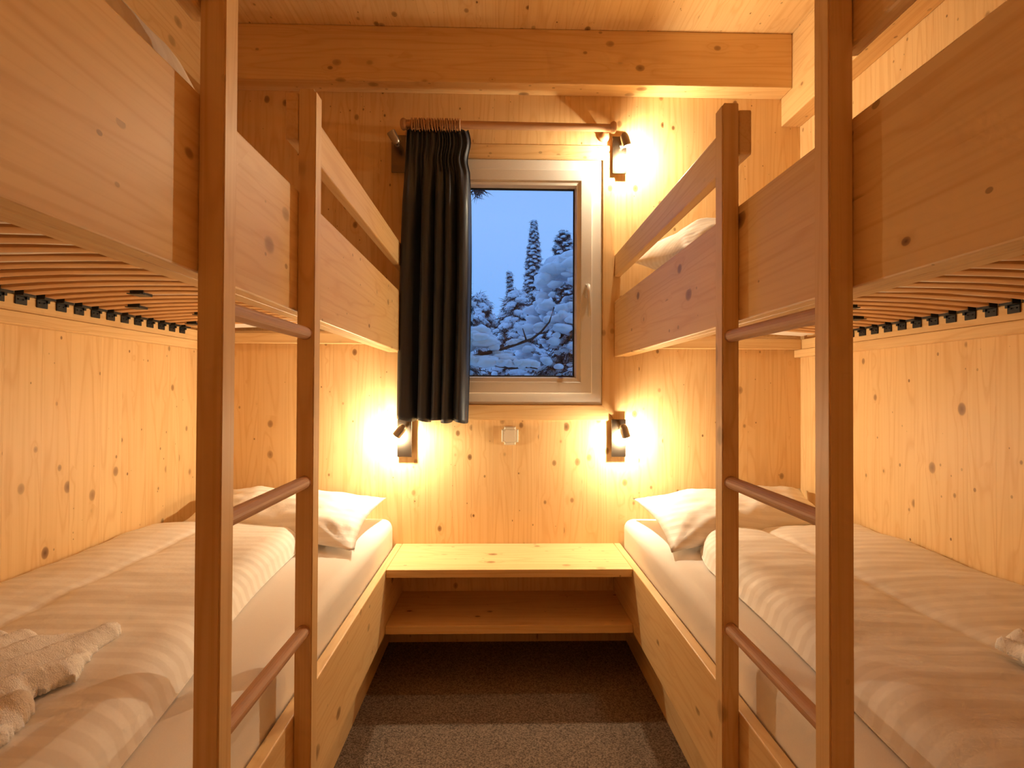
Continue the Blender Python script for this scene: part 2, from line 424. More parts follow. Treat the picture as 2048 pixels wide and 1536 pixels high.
# handle
hd = mesh_obj('handle', box_bm(0.401, 0.421, D-0.030, D-0.018, 1.635, 1.700, 0.005, 3), MAT['upvc'], win)
hb = lathe_axis((0.411, D-0.029, 1.688), (0, -1, 0), [(0, 0.008), (0.026, 0.008), (0.030, 0.006)], 14)
tube_bm([(0.411, D-0.056, 1.690), (0.413, D-0.058, 1.66), (0.415, D-0.058, 1.60), (0.415, D-0.056, 1.545), (0.415, D-0.055, 1.540)], [0.0085, 0.0088, 0.0085, 0.0085, 0.005], 12, True, hb)
mesh_obj('lever', hb, MAT['upvc'], hd, smooth=True)

# spruce casing round the window: four mitred boards
CX0, CX1, CZ0, CZ1 = -0.452, 0.543, 1.057, 2.363
def casing(n, pts, ax):
    bm = bmesh.new(); y0, y1, c = D-0.012, D-0.0005, 0.004
    ctr = Vector((sum(p[0] for p in pts)/4, sum(p[1] for p in pts)/4))
    f0 = [bm.verts.new((p[0], y0, p[1])) for p in pts]; f1 = [bm.verts.new((p[0], y1, p[1])) for p in pts]
    bm.faces.new(f0); bm.faces.new(f1[::-1])
    for k in range(4): bm.faces.new((f0[k], f1[k], f1[(k+1) % 4], f0[(k+1) % 4]))
    ed = [e_ for e_ in bm.edges if all(abs(v.co.y-y0) < 1e-6 for v in e_.verts)]
    bmesh.ops.bevel(bm, geom=ed, offset=0.003, segments=2, affect='EDGES')
    struct('trim_%d' % n, bm, MAT['bed'+ax], 'spruce casing board round the window')
g_ = 0.0006
casing(4, [(CX0, CZ0), (CX1, CZ0), (WX1, WZ0), (WX0, WZ0)], 'X')
casing(5, [(CX0, CZ1), (WX0, WZ1), (WX1, WZ1), (CX1, CZ1)], 'X')
casing(6, [(CX1, CZ0+g_), (CX1, CZ1-g_), (WX1, WZ1-g_), (WX1, WZ0+g_)], 'Z')
casing(7, [(CX0, CZ0+g_), (WX0, WZ0+g_), (WX0, WZ1-g_), (CX0, CZ1-g_)], 'Z')

# ------------------------------------------------------------------ bunk beds
RUNG_Z = (1.3245, 0.993, 0.663)
def bunk(side):
    L = side < 0
    xb = XL if L else XR; xw = XWL if L else XWR
    zb, zt = (1.3725, 1.6435) if L else (1.3590, 1.6225)           # upper board
    gr0, gr1 = (1.760, 1.866) if L else (1.7400, 1.8430)           # guard rail
    ptop = 1.872 if L else 1.856
    o = side                                                        # direction towards the wall
    def xs(a, b): return (min(xb+o*a, xb+o*b), max(xb+o*a, xb+o*b)) # offsets from the aisle face, + = into the bed
    wx = xw - o*0.0008
    r = empty('bunk_bed', ((xb+xw)/2, (YFOOT+D)/2, ZF))
    tag(r, 'spruce bunk bed with ladder along the left wall, white towel on its lower duvet' if L else
           'spruce bunk bed with ladder along the right wall, pillow showing over its upper board', 'bunk bed', 'bunk beds either side of the aisle')
    yw = D-0.0008
    mesh_obj('upper_side_board', box_bm(*xs(0, BT), YFOOT, yw, zb, zt, 0.003, 2), MAT['bedY'], r)
    mesh_obj('upper_ledger', box_bm(*xs(BT, BT+0.036), YFOOT+0.03, yw-0.03, zb+0.0005, zb+0.034, 0.002), MAT['postY'], r)
    mesh_obj('wall_ledger', box_bm(min(wx, wx-o*0.031), max(wx, wx-o*0.031), YFOOT+0.03, yw, zb+0.001, zb+0.037, 0.002), MAT['postY'], r)
    x0, x1 = sorted((xb+o*(BT+0.037), wx-o*0.032))
    mesh_obj('head_ledger', box_bm(x0, x1, yw-0.028, yw, zb+0.060, zb+0.098, 0.002), MAT['postX'], r)
    x0, x1 = sorted((xb+o*0.0, wx))
    mesh_obj('upper_foot_board', box_bm(x0, x1, YFOOT-0.031, YFOOT-0.001, zb, zt, 0.003, 2), MAT['bedX'], r)
    mesh_obj('lower_foot_board', box_bm(x0, x1, YFOOT-0.031, YFOOT-0.001, ZF, 0.478, 0.003, 2), MAT['bedX'], r)
    # guard rails
    mesh_obj('guard_rail', box_bm(*xs(0.001, 0.0305), 1.2075, yw, gr0, gr1, 0.004, 2), MAT['postY'], r)
    mesh_obj('guard_rail', box_bm(*xs(0.001, 0.0305), YFOOT-0.03, 0.845, gr0+(0.010 if L else -0.005), gr1+(0.010 if L else -0.005), 0.008, 3), MAT['postY'], r)
    mesh_obj('foot_post', box_bm(*xs(0.001, 0.0305), YFOOT-0.03, YFOOT+0.01, zt+0.001, gr0-0.006, 0.002), MAT['postZ'], r)
    # ladder
    for py in (0.8105, 1.2060):
        bm = box_bm(*xs(-0.0385, -0.0002), py, py+0.040, ZF, ptop, 0)
        ed = [e_ for e_ in bm.edges if all(abs(v.co.z-ptop) < 1e-5 for v in e_.verts) and all(abs(v.co.x-(xb-o*0.0385)) < 1e-5 for v in e_.verts)]
        bmesh.ops.bevel(bm, geom=ed, offset=0.005, segments=3, affect='EDGES')
        ed = [e_ for e_ in bm.edges if abs(e_.verts[0].co.z-e_.verts[1].co.z) > 1.0]
        bmesh.ops.bevel(bm, geom=ed, offset=0.0025, segments=2, affect='EDGES')
        mesh_obj('ladder_post', bm, MAT['postZ'], r)
    xc = xb - o*0.0195
    for z in RUNG_Z:
        mesh_obj('rung', lathe_axis((xc, 0.835, z), (0, 1, 0), [(0, 0.0140), (0.366, 0.0140), (0.3665, 0.0150), (0.371, 0.0150), (0.375, 0.0140)], 20), MAT['beechY'], r)
        smooth_angle(r.children[-1])
    # lower bed
    mesh_obj('lower_side_board', box_bm(*xs(0, BT), YFOOT, yw, 0.222, 0.478, 0.003, 2), MAT['bedY'], r)
    mesh_obj('plinth', box_bm(*xs(0.060, 0.080), YFOOT, yw, ZF, 0.300, 0.001), MAT['postY'], r)
    x0, x1 = sorted((xb+o*(BT+0.001), wx))
    mesh_obj('bed_base', box_bm(x0, x1, YFOOT+0.002, yw, 0.301, 0.322, 0.001), MAT['bedY'], r)
    return r, xb, xw, zb
BL, BR_ = bunk(-1), bunk(1)

# ------------------------------------------------------------------ slatted frames
def slat_frame(side):
    L = side < 0; xb = XL if L else XR; xw = XWL if L else XWR; o = side
    zb = 1.3725 if L else 1.3590
    z0 = zb + 0.0375; z1 = z0 + 0.046
    xi = xb + o*(BT+0.003); xo = xw - o*0.004
    ya, yb_ = YFOOT+0.035, D-0.035
    r = empty('slatted_frame', ((xi+xo)/2, (ya+yb_)/2, z0))
    tag(r, 'sprung slat base with black slat holders under the left upper bunk' if L else 'sprung slat base with black slat holders under the right upper bunk', 'bed base', 'slatted frames under the upper bunks')
    def bx(a, b): return (min(a, b), max(a, b))
    ply = MAT['postY']
    mesh_obj('side_rail', box_bm(*bx(xo, xo-o*0.022), ya, yb_, z0, z1, 0.0015), ply, r)
    mesh_obj('side_rail', box_bm(*bx(xi, xi+o*0.022), ya, yb_, z0, z1, 0.0015), ply, r)
    for y in (ya, yb_-0.022):
        mesh_obj('end_rail', box_bm(*bx(xi+o*0.0225, xo-o*0.0225), y, y+0.022, z0, z1, 0.0015), MAT['postX'], r)
    # one slat: bowed strip, wall end drops into its holder
    n = 26; y0 = 1.5796 - 15*0.0686
    sa, sb = xi+o*0.020, xo-o*0.030
    bm = bmesh.new(); K = 14; W2 = 0.0190; T = 0.008
    rows = []
    for k in range(K+1):
        u = k/K; x = sa + (sb-sa)*u; z = z1 + 0.001 + 0.020*(1-(2*u-1)**2)
        rows.append([bm.verts.new((x, sy*W2, z+dz)) for sy, dz in ((-1, 0.001), (-0.85, 0), (0.85, 0), (1, 0.001), (1, T), (-1, T))])
    for a, b in zip(rows, rows[1:]):
        for k in range(6): bm.faces.new((a[k], a[(k+1) % 6], b[(k+1) % 6], b[k]))
    bm.faces.new(rows[0][::-1]); bm.faces.new(rows[-1])
    first = None; hfirst = None; sfirst = None
    # holder: cap round the slat end, web over the rail, tab with two slots on the rail face
    xf = xo - o*0.0222
    hb = bmesh.new()
    def hbx(a, b, c, d, e1, f1, bv=0.0012): box_bm(*bx(a, b), c, d, e1, f1, bv, 1, hb)
    hbx(xf-o*0.001, xf-o*0.026, -0.0205, 0.0205, z1-0.003, z1+0.0125)
    hbx(xf, xf-o*0.0035, -0.019, 0.019, z1-0.026, z1-0.003)
    hbx(xf-o*0.0030, xf-o*0.0065, -0.012, -0.004, z1-0.014, z1-0.011, 0)
    hbx(xf-o*0.0030, xf-o*0.0065, 0.004, 0.012, z1-0.014, z1-0.011, 0)
    hbx(xf-o*0.0030, xf-o*0.0075, 0.013, 0.021, z1-0.010, z1+0.002, 0)
    sliders = {12: 0.76, 13: 0.28, 14: 0.70, 15: 0.86, 17: 0.66, 19: 0.82}
    if L: sliders = {15: 0.66, 18: 0.84, 21: 0.72, 24: 0.90}
    else: sliders = {16: 0.60, 19: 0.80, 21: 0.66, 23: 0.62}
    for i in range(n):
        y = y0 + i*0.0686
        if y > yb_-0.03 or y < ya+0.03: continue
        if first is None:
            first = mesh_obj('slat', bm, MAT['slatX'], r, smooth=False); smooth_angle(first, 30)
            hfirst = mesh_obj('slat_holder', hb, MAT['plastic_black'], r)
            s, h = first, hfirst
        else:
            s = first.copy(); COL.objects.link(s); h = hfirst.copy(); COL.objects.link(h)
        # meshes were built round y = 0
        s.location = Vector((0, y-r.location.y+r.location.y, 0)); h.location = Vector((0, y, 0))
        if i in sliders:
            u = sliders[i]; x = sa + (sb-sa)*u; z = z1 + 0.001 + 0.020*(1-(2*u-1)**2)
            sl = bmesh.new()
            box_bm(x-0.019, x+0.019, y-0.0215, y+0.0215, z-0.007, z+T+0.001, 0.001, 1, sl)
            box_bm(*bx(x-0.019, x+0.019), y-0.034, y-0.0214, z-0.007, z-0.0045, 0, 1, sl)
            q = bpy.data.meshes.new('hardness_slider'); bmesh.ops.recalc_face_normals(sl, faces=sl.faces[:]); sl.to_mesh(q); sl.free()
            q.transform(Matrix.Translation(-(Vector(r.location)+s.location)))
            q.materials.append(MAT['plastic_black'])
            so = bpy.data.objects.new('hardness_slider', q); COL.objects.link(so); so.parent = s
    return r
slat_frame(-1); slat_frame(1)

# ------------------------------------------------------------------ soft furnishings
def fbm(p, s, oct_=3):
    v = 0; a = 1.0
    for i in range(oct_):
        v += a*noise.noise(Vector(p)*s); s *= 2.1; a *= 0.5
    return v

def rounded_pad(nx, ny, nz, fn):
    """closed box grid; fn(u,v,w) -> position, u,v,w in 0..1"""
    idx = {}; V = []; F = []
    def vid(i, j, k):
        key = (i, j, k)
        if key not in idx: idx[key] = len(V); V.append(fn(i/nx, j/ny, k/nz))
        return idx[key]
    for i in range(nx):
        for j in range(ny):
            for k in (0, nz):
                q = [vid(i, j, k), vid(i+1, j, k), vid(i+1, j+1, k), vid(i, j+1, k)]; F.append(q if k else q[::-1])
    for i in range(nx):
        for k in range(nz):
            for j in (0, ny):
                q = [vid(i, j, k), vid(i+1, j, k), vid(i+1, j, k+1), vid(i, j, k+1)]; F.append(q[::-1] if j else q)
    for j in range(ny):
        for k in range(nz):
            for i in (0, nx):
                q = [vid(i, j, k), vid(i, j+1, k), vid(i, j+1, k+1), vid(i, j, k+1)]; F.append(q if i else q[::-1])
    return raw_mesh('pad', V, F)

def round_box(P, lo, hi, rad):
    q = [min(max(P[i], lo[i]+rad[i]), hi[i]-rad[i]) for i in range(3)]
    d = [(P[i]-q[i])/rad[i] for i in range(3)]; l = math.sqrt(sum(x*x for x in d))
    if l < 1e-9: return tuple(P)
    m_ = max(abs(x) for x in d)
    return tuple(q[i] + d[i]/l*rad[i]*min(1.0, m_*1.0) if l > 0 else P[i] for i in range(3))

def edge_steps(L_, r, n):
    """0..1 parameters, dense inside the rounding radius r at both ends"""
    e_ = [r*(1-math.cos(math.pi/2*k/5)) * 1.0 for k in range(6)]
    mid = [r + (L_-2*r)*k/n for k in range(1, n)]
    return [x/L_ for x in e_ + mid + [L_-x for x in reversed(e_)]]

def mattress(x0, x1, y0, y1, z0, z1, label, seed, amp=0.004, slat=None):
    R_ = (0.045, 0.055, 0.045)
    US = edge_steps(x1-x0, R_[0], 26); VS = edge_steps(y1-y0, R_[1], 190 if slat else 60); WS = edge_steps(z1-z0, R_[2], 4)
    def pos(u, v, w):
        u, v, w = US[round(u*(len(US)-1))], VS[round(v*(len(VS)-1))], WS[round(w*(len(WS)-1))]
        P = (x0+(x1-x0)*u, y0+(y1-y0)*v, z0+(z1-z0)*w)
        Q = round_box(P, (x0, y0, z0), (x1, y1, z1), R_)
        n_ = fbm((Q[0]+seed, Q[1], Q[2]), 3.0, 3)*amp
        pull = 0.0
        if w < 0.8: pull = 0.0025*math.sin(Q[1]*38+seed)*noise.noise(Vector((Q[1]*4, Q[2]*5, seed)))
        z = Q[2] + (n_ if w > 0.5 else 0)
        if slat and w < 0.3:
            # underside sags between the bowed slats
            ph = (Q[1]-slat)/0.0686; gap = max(0.0, math.cos(2*math.pi*(ph-0.5)))**0.8
            bow = 0.016*(1-(2*u-1)**2)
            z += bow - 0.016 - gap*0.009*(0.75+0.5*noise.noise(Vector((Q[0]*5, Q[1]*9, seed))))
        return (Q[0]+pull, Q[1], z)
    me = rounded_pad(len(US)-1, len(VS)-1, len(WS)-1, pos)
    o = mesh_obj('mattress', me, MAT['sheet'], None, ((x0+x1)/2, (y0+y1)/2, z0), True)
    return tag(o, label, 'mattress', 'mattresses in white fitted sheets')
MT = 0.606
mattress(XWL+0.010, XL-0.036, YFOOT+0.01, D-0.012, 0.3225, MT, 'mattress in white fitted sheet on the left lower bunk, under the duvet with the towel', 1)
mattress(XR+0.036, XWR-0.010, YFOOT+0.01, D-0.012, 0.3225, MT, 'mattress in white fitted sheet on the right lower bunk', 5)
mattress(XWL+0.010, XL-0.036, YFOOT+0.01, D-0.04, 1.4865, 1.615, 'mattress lying on the slats of the left upper bunk', 9, slat=1.5796)
mattress(XR+0.036, XWR-0.010, YFOOT+0.01, D-0.04, 1.4730, 1.600, 'mattress lying on the slats of the right upper bunk', 13, slat=1.5796)

def duvet(xw, edge, y0, y1, zb, zt, crease, o, label, seed, name='duvet', zwall=0.0, head_skew=0.0, er=0.085):
    """folded duvet; o = direction to the wall; edge(y) = aisle-side border"""
    def pos(u, v, w):
        yy = y0 + (y1 - y0)*v
        xa = edge(yy); xe = xw
        ylen = y1 + head_skew*u
        yy = y0 + (ylen-y0)*v
        x = xa + (xe-xa)*u
        lx = abs(xe-xa)
        # rounded edge profile
        du = min(u*lx, (1-u)*lx*1.2+0.0); dv = min((1-v)*(ylen-y0), v*(ylen-y0)*2+0.2)
        def rnd(d, r): 
            t_ = min(1.0, d/r); return math.sqrt(max(0.0, 1-(1-t_)**2))
        h = rnd(u*lx, er)*rnd(dv, 0.09)*(0.75+0.25*rnd((1-u)*lx, 0.1))
        cr = math.exp(-((x-crease)/0.014)**2)*0.007 + math.exp(-((x-crease)/0.06)**2)*0.006
        top = zb + 0.006 + (zt-zb)*h - cr*min(1, h) + zwall*u
        wr = fbm((x*1.0+seed, yy*1.6, 0.3), 2.6, 3)*0.009 + noise.noise(Vector((x*3.0, yy*14+seed, 1.7)))*0.0022
        top += wr*h
        bot = zb + 0.0008
        z = bot + (top-bot)*w
        bul = math.sin(math.pi*min(1, w))*0.004*(1-min(1, u*lx/0.05)) if u*lx < 0.05 else 0
        return (x - o*bul, yy + (math.sin(math.pi*w)*0.02 if v > 0.999 else 0), z)
    me = rounded_pad(70, 110, 6, pos)
    planar_uv(me, lambda c: (c.x, c.y + (c.z-zb)*0.8*(1 if c.y > y1-0.1 else 0)))
    ob = mesh_obj(name, me, MAT['stripe'], None, ((edge((y0+y1)/2)+xw)/2, (y0+y1)/2, zb), True)
    return tag(ob, label, 'duvet', 'white striped duvets')
def edgeL(y): return -0.575 - 0.085*min(1, max(0, (y-0.80)/0.45)) - 0.085*max(0, (y-1.25)/0.8) + 0.006*math.sin(y*7)
def edgeR(y): return 0.650 + 0.020*min(1, max(0, (y-0.8)/0.4)) + 0.02*max(0, (y-1.2)/0.4) + 0.10*max(0, (y-1.75)/0.4)**1.5 + 0.005*math.sin(y*6)
dz = MT + 0.004
duvet(XWL+0.004, edgeL, YFOOT+0.06, 2.175, dz, dz+0.068, -1.10, -1, 'folded white striped duvet on the left lower bunk, with a towel on it', 2.0, zwall=0.004)
duvet(XWR-0.004, edgeR, YFOOT+0.06, 2.10, dz, dz+0.066, 1.02, 1, 'folded white striped duvet on the right lower bunk', 7.0, zwall=0.0, head_skew=0.08)
duvet(XWL+0.02, lambda y: -0.488, YFOOT+0.04, 0.93, 1.620, 1.742, -1.1, -1, 'white duvet peeping over the side board of the left upper bunk', 4.0, er=0.06)

def pillow(c, thick, label, seed, name='pillow'):
    """c = four corners (front-left, front-right, back-right, back-left)"""
    c = [Vector(p) for p in c]; N = 44; V = []; F = []
    nrm = ((c[1]-c[0]).cross(c[3]-c[0])).normalized()
    if nrm.z < 0: nrm = -nrm
    ctr = sum(c, Vector())/4
    lw = (c[1]-c[0]).length; lh = (c[3]-c[0]).length
    def P(u, v, s):
        a = c[0].lerp(c[1], u); b = c[3].lerp(c[2], u); p = a.lerp(b, v)
        U, W = 2*u-1, 2*v-1
        pin = 1 - 0.085*(1-U*U)*abs(W)**3 - 0.0
        pin2 = 1 - 0.085*(1-W*W)*abs(U)**3
        p = ctr + (p-ctr)*(pin*pin2)
        h = max(0, (1-abs(U)**2.6))**0.62 * max(0, (1-abs(W)**2.6))**0.62
        edge = (1-h)
        n_ = fbm((p.x+seed, p.y, p.z), 6, 3)
        # wrinkles radiating from the corners
        rad = math.hypot(1-abs(U), 1-abs(W)); ang = math.atan2(1-abs(W), 1-abs(U)+1e-6)
        wk = math.sin(ang*13+seed)*math.exp(-rad*2.2)*0.006
        hh = thick*0.5*h*(1+0.10*n_) + (n_*0.010 + wk)*min(1, h*3)*(1 if s > 0 else 0.3)
        return p + nrm*(hh if s > 0 else -hh*0.55)
    idx = {}
    def vid(i, j, s):
        if i in (0, N) or j in (0, N): s = 1
        k = (i, j, s)
        if k not in idx: idx[k] = len(V); V.append(tuple(P(i/N, j/N, s)))
        return idx[k]
    for i in range(N):
        for j in range(N):
            F.append([vid(i, j, 1), vid(i+1, j, 1), vid(i+1, j+1, 1), vid(i, j+1, 1)])
            F.append([vid(i, j, -1), vid(i, j+1, -1), vid(i+1, j+1, -1), vid(i+1, j, -1)])
    me = raw_mesh('pillow', V, F)
    bm = bmesh.new(); bm.from_mesh(me); bmesh.ops.recalc_face_normals(bm, faces=bm.faces[:]); bm.to_mesh(me); bm.free()
    planar_uv(me, lambda q: (q.x, q.y*0.7+q.z*1.0))
    zb = min(v[2] for v in V)
    o = mesh_obj(name, me, MAT['stripe'], None, (ctr.x, ctr.y, zb), True)
    return tag(o, label, 'pillow', 'white pillows at the window end')
pillow([(-1.27, 2.19, 0.665), (-0.512, 1.925, 0.625), (-0.515, 2.475, 0.705), (-1.31, 2.49, 0.730)], 0.15, 'white pillow on the left lower bunk, beside the lower left lit lamp', 1.3)
pillow([(0.612, 1.90, 0.625), (1.38, 2.19, 0.670), (1.41, 2.49, 0.745), (0.612, 2.455, 0.705)], 0.15, 'white pillow on the right lower bunk, beside the lower right lit lamp', 6.1)
pillow([(-1.25, 2.00, 1.66), (-0.52, 1.98, 1.655), (-0.515, 2.42, 1.69), (-1.28, 2.46, 1.70)], 0.16, 'white pillow just showing over the left upper bunk board by the curtain', 3.3)
pillow([(0.60, 1.74, 1.66), (1.33, 1.76, 1.66), (1.36, 2.44, 1.80), (0.60, 2.46, 1.79)], 0.29, 'plump white pillow showing over the right upper bunk board', 9.4)

# ------------------------------------------------------------------ terry towels
def towel(poly, zb, hmax, direction, label, seed):
    P = [Vector(p) for p in poly]
    def sd(x, y):
        ins = False; best = 9
        for i in range(len(P)):
            a, b = P[i], P[(i+1) % len(P)]; ab = b-a; q = Vector((x, y))-a
            t_ = max(0, min(1, q.dot(ab)/ab.length_squared)); best = min(best, (q-ab*t_).length)
            if (a.y > y) != (b.y > y) and x < (b.x-a.x)*(y-a.y)/(b.y-a.y)+a.x: ins = not ins
        return best if ins else -best
    x0 = min(p.x for p in P); x1 = max(p.x for p in P); y0 = min(p.y for p in P); y1 = max(p.y for p in P)
    st = 0.0042; nx = int((x1-x0)/st)+2; ny = int((y1-y0)/st)+2
    dx, dy = direction; V = []; idx = {}
    def h(x, y):
        d = sd(x, y) + 0.007*noise.noise(Vector((x*28, y*28, seed)))
        if d <= 0: return None
        a = -x*dy + y*dx; s = x*dx + y*dy
        a2 = a + 0.035*noise.noise(Vector((x*5, y*5, seed)))
        fold = abs(math.sin(a2*52 + 1.3*noise.noise(Vector((s*6, seed, 0)))))
        t_ = min(1, d/0.024); prof = math.sqrt(1-(1-t_)**2)
        z = hmax*prof*(0.48 + 0.52*fold**0.7)*(0.82+0.35*noise.noise(Vector((x*6, y*6, seed+4))))
        z += 0.0026*noise.noise(Vector((x*210, y*210, seed))) + 0.0018*noise.noise(Vector((x*420, y*420, seed)))
        return max(0.002, z)
    H = {}
    for i in range(nx+1):
        for j in range(ny+1):
            v = h(x0+i*st, y0+j*st)
            if v is not None: H[i, j] = v
    top = {}; bot = {}; F = []; V = []
    for (i, j), v in H.items():
        jx = noise.noise(Vector((i*0.9, j*0.9, seed)))*0.0016; jy = noise.noise(Vector((i*0.9, j*0.9, seed+9)))*0.0016
        top[i, j] = len(V); V.append((x0+i*st+jx, y0+j*st+jy, zb(x0+i*st, y0+j*st)+v))
        bot[i, j] = len(V); V.append((x0+i*st+jx, y0+j*st+jy, zb(x0+i*st, y0+j*st)))
    bcount = {}
    quads = []
    for (i, j) in H:
        if (i+1, j) in H and (i, j+1) in H and (i+1, j+1) in H:
            q = [(i, j), (i+1, j), (i+1, j+1), (i, j+1)]; quads.append(q)
            for k in range(4):
                e_ = (q[k], q[(k+1) % 4]); bcount[e_] = 1
    for q in quads:
        F.append([top[a] for a in q]); F.append([bot[a] for a in q[::-1]])
    for (a, b) in list(bcount):
        if (b, a) not in bcount: F.append([top[b], top[a], bot[a], bot[b]])
    me = raw_mesh('towel', V, F)
    bm = bmesh.new(); bm.from_mesh(me)
    bmesh.ops.delete(bm, geom=[v for v in bm.verts if not v.link_faces], context='VERTS'); bm.to_mesh(me); bm.free()
    c = sum(P, Vector((0, 0)))/len(P)
    o = mesh_obj('towel', me, MAT['terry'], None, (c.x, c.y, zb(c.x, c.y)), True)
    return tag(o, label, 'towel', 'fluffy white towels')
def topL(x, y):
    d = x - edgeL(y); d = -d
    t_ = max(0.0, min(1.0, d/0.085)); return dz + 0.012 + 0.068*math.sqrt(max(0, 1-(1-t_)**2))
towel([(-1.02, 1.10), (-0.93, 1.105), (-0.87, 1.075), (-0.815, 1.155), (-0.785, 1.15), (-0.775, 1.06), (-0.735, 0.955), (-0.765, 0.905), (-0.725, 0.87), (-0.70, 0.78),
       (-0.80, 0.68), (-1.08, 0.70), (-1.12, 0.95)], topL, 0.050, (0.35, 0.94), 'crumpled fluffy white towel on the left lower duvet', 2.0)
def topR(x, y): return dz + 0.080
towel([(0.99, 1.055), (1.08, 1.08), (1.22, 1.00), (1.24, 0.80), (1.10, 0.76), (1.03, 0.86), (0.985, 0.97)], topR, 0.045, (-0.3, 0.95), 'fluffy white towel corner at the right edge of the right lower duvet', 8.0)

# ------------------------------------------------------------------ low shelf between the beds
sh = empty('shelf_unit', (0.0455, 2.35, 0.222)); tag(sh, 'low two-tier spruce shelf between the lower bunks under the window', 'shelf')
mesh_obj('top_shelf', box_bm(XL+0.0008, XR-0.0008, 2.170, D-0.0008, 0.4455, 0.4775, 0.0015), MAT['bedX'], sh)
mesh_obj('lower_shelf', box_bm(XL+0.0008, XR-0.0008, 2.165, D-0.0008, 0.2225, 0.2555, 0.0015), MAT['bedX'], sh)

# ------------------------------------------------------------------ curtain, rod and rings
RY, RZ = 2.450, 2.4105
rod = empty('curtain_rod', (0.04, RY, RZ)); tag(rod, 'round wooden curtain rod above the window', 'curtain rod')
mesh_obj('pole', lathe_axis((-0.435, RY, RZ+0.003), (1, 0, -0.006), [(0, 0.0172), (0.945, 0.0172)], 24), MAT['beechX'], rod); smooth_angle(rod.children[-1])
for x, d in ((-0.430, -1), (0.505, 1)):
    f_ = mesh_obj('finial', lathe_axis((x, RY, RZ), (d, 0, 0), [(0, 0.0180), (0.002, 0.0225), (0.010, 0.0260), (0.016, 0.0265), (0.022, 0.024), (0.026, 0.018), (0.028, 0.008)], 24), MAT['beechX'], rod)
    smooth_angle(f_, 60)
for x in (-0.424, 0.492):
    b_ = lathe_axis((x, D-0.0006, RZ-0.004), (0, -1, 0), [(0, 0.026), (0.006, 0.027), (0.011, 0.024), (0.014, 0.016), (0.030, 0.0125), (0.052, 0.0125), (0.062, 0.016), (0.070, 0.0165), (0.074, 0.013)], 22)
    f_ = mesh_obj('bracket', b_, MAT['beechY'], rod); smooth_angle(f_, 60)
rr = random.Random(5)
nring = 20; R1, R0 = 0.0262, 0.0055
def torus_mesh():
    V = []; F = []; A, B = 28, 8
    for i in range(A):
        for j in range(B):
            a = 2*math.pi*i/A; b = 2*math.pi*j/B
            V.append((0.0031*math.sin(b), (R1+R0*math.cos(b))*math.cos(a), (R1+R0*math.cos(b))*math.sin(a)))
            F.append([i*B+j, ((i+1) % A)*B+j, ((i+1) % A)*B+(j+1) % B, i*B+(j+1) % B])
    return raw_mesh('curtain_ring', V, F)
ringme = torus_mesh(); ringme.materials.append(MAT['beechX']); ringme.polygons.foreach_set('use_smooth', [True]*len(ringme.polygons))
for i in range(nring):
    x = -0.405 + 0.223*i/(nring-1) + rr.uniform(-0.002, 0.002)
    o = bpy.data.objects.new('curtain_ring', ringme); COL.objects.link(o)
    o.location = (x, RY, RZ-0.0030); o.rotation_euler = (0, rr.uniform(-0.10, 0.02), rr.uniform(-0.12, 0.12))
    tag(o, 'wooden curtain ring crowded on the rod above the dark curtain', 'curtain ring', 'wooden curtain rings on the rod')
def curtain():
    NU, NV = 260, 70; V = []; F = []; UV = []
    zt, zb = 2.386, 1.062
    def lerp(a, b, t_): return a+(b-a)*t_
    for j in range(NV+1):
        t_ = j/NV; z = lerp(zt, zb, t_)
        xl = -0.4255 - 0.033*t_**0.7
        xr = -0.150 + 0.012*min(1, t_*4)+0.010*math.exp(-((t_-0.5)/0.35)**2) - (0.004*max(0, t_-0.85)/0.15)
        if t_ < 0.075: xr += 0.010*math.sin(t_/0.075*math.pi)
        if 0.075 < t_ < 0.14: xr -= 0.008*math.sin((t_-0.075)/0.065*math.pi)
        for i in range(NU+1):
            u = i/NU
            # gathered heading: many little pleats; below it seven broad folds
            bl = max(0.0, min(1.0, (t_-0.05)/0.22)); bl = bl*bl*(3-2*bl)
            ph = u + 0.045*math.sin(u*8.3+0.9) + 0.018*math.sin(u*17+2.0) - 0.06*max(0, u-0.72)/0.28 + 0.008*math.sin(t_*3+u*6)*t_
            f1 = math.sin(2*math.pi*ph*15 + 0.6*math.sin(u*21))
            f2 = math.sin(2*math.pi*ph*5.4 + 0.9*math.sin(u*13+1) + 0.35*math.sin(t_*2.6))
            sh2 = math.copysign(abs(f2)**0.75, f2)
            amp = lerp(0.013, 0.036, bl)*(1-0.25*(1-bl))
            y = RY - 0.002 + (f1*(1-bl)*0.6 + f1*0.10*bl)*0.012 + sh2*amp*(0.25+0.75*bl)
            if t_ > 0.07: y += 0.003*noise.noise(Vector((u*25, t_*7, 2.2)))
            if 0.045 < t_ < 0.075: y = RY + (y-RY)*0.75            # heading tape pinch
            x = lerp(xl, xr, u) + 0.010*bl*math.cos(2*math.pi*ph*5.4 + 0.9*math.sin(u*13+1))
            zz = z + (0.006*math.sin(u*24+1)*t_**8 - 0.010*u*t_**8) + (0.006*math.sin(2*math.pi*ph*15)*(1-t_)**30)
            V.append((x, y, zz)); UV.append((u*1.1, z))
    for j in range(NV):
        for i in range(NU):
            a = j*(NU+1)+i; F.append([a, a+1, a+NU+2, a+NU+1])
    me = raw_mesh('curtain', V, F)
    uv = me.uv_layers.new(name='UVMap')
    for l in me.loops: uv.data[l.index].uv = UV[l.vertex_index]
    o = mesh_obj('curtain', me, MAT['curtain'], None, (-0.29, RY, 1.06), True)
    md = o.modifiers.new('thickness', 'SOLIDIFY'); md.thickness = 0.0016; md.offset = 0
    tag(o, 'dark navy satin curtain gathered at the left of the window', 'curtain')
curtain()

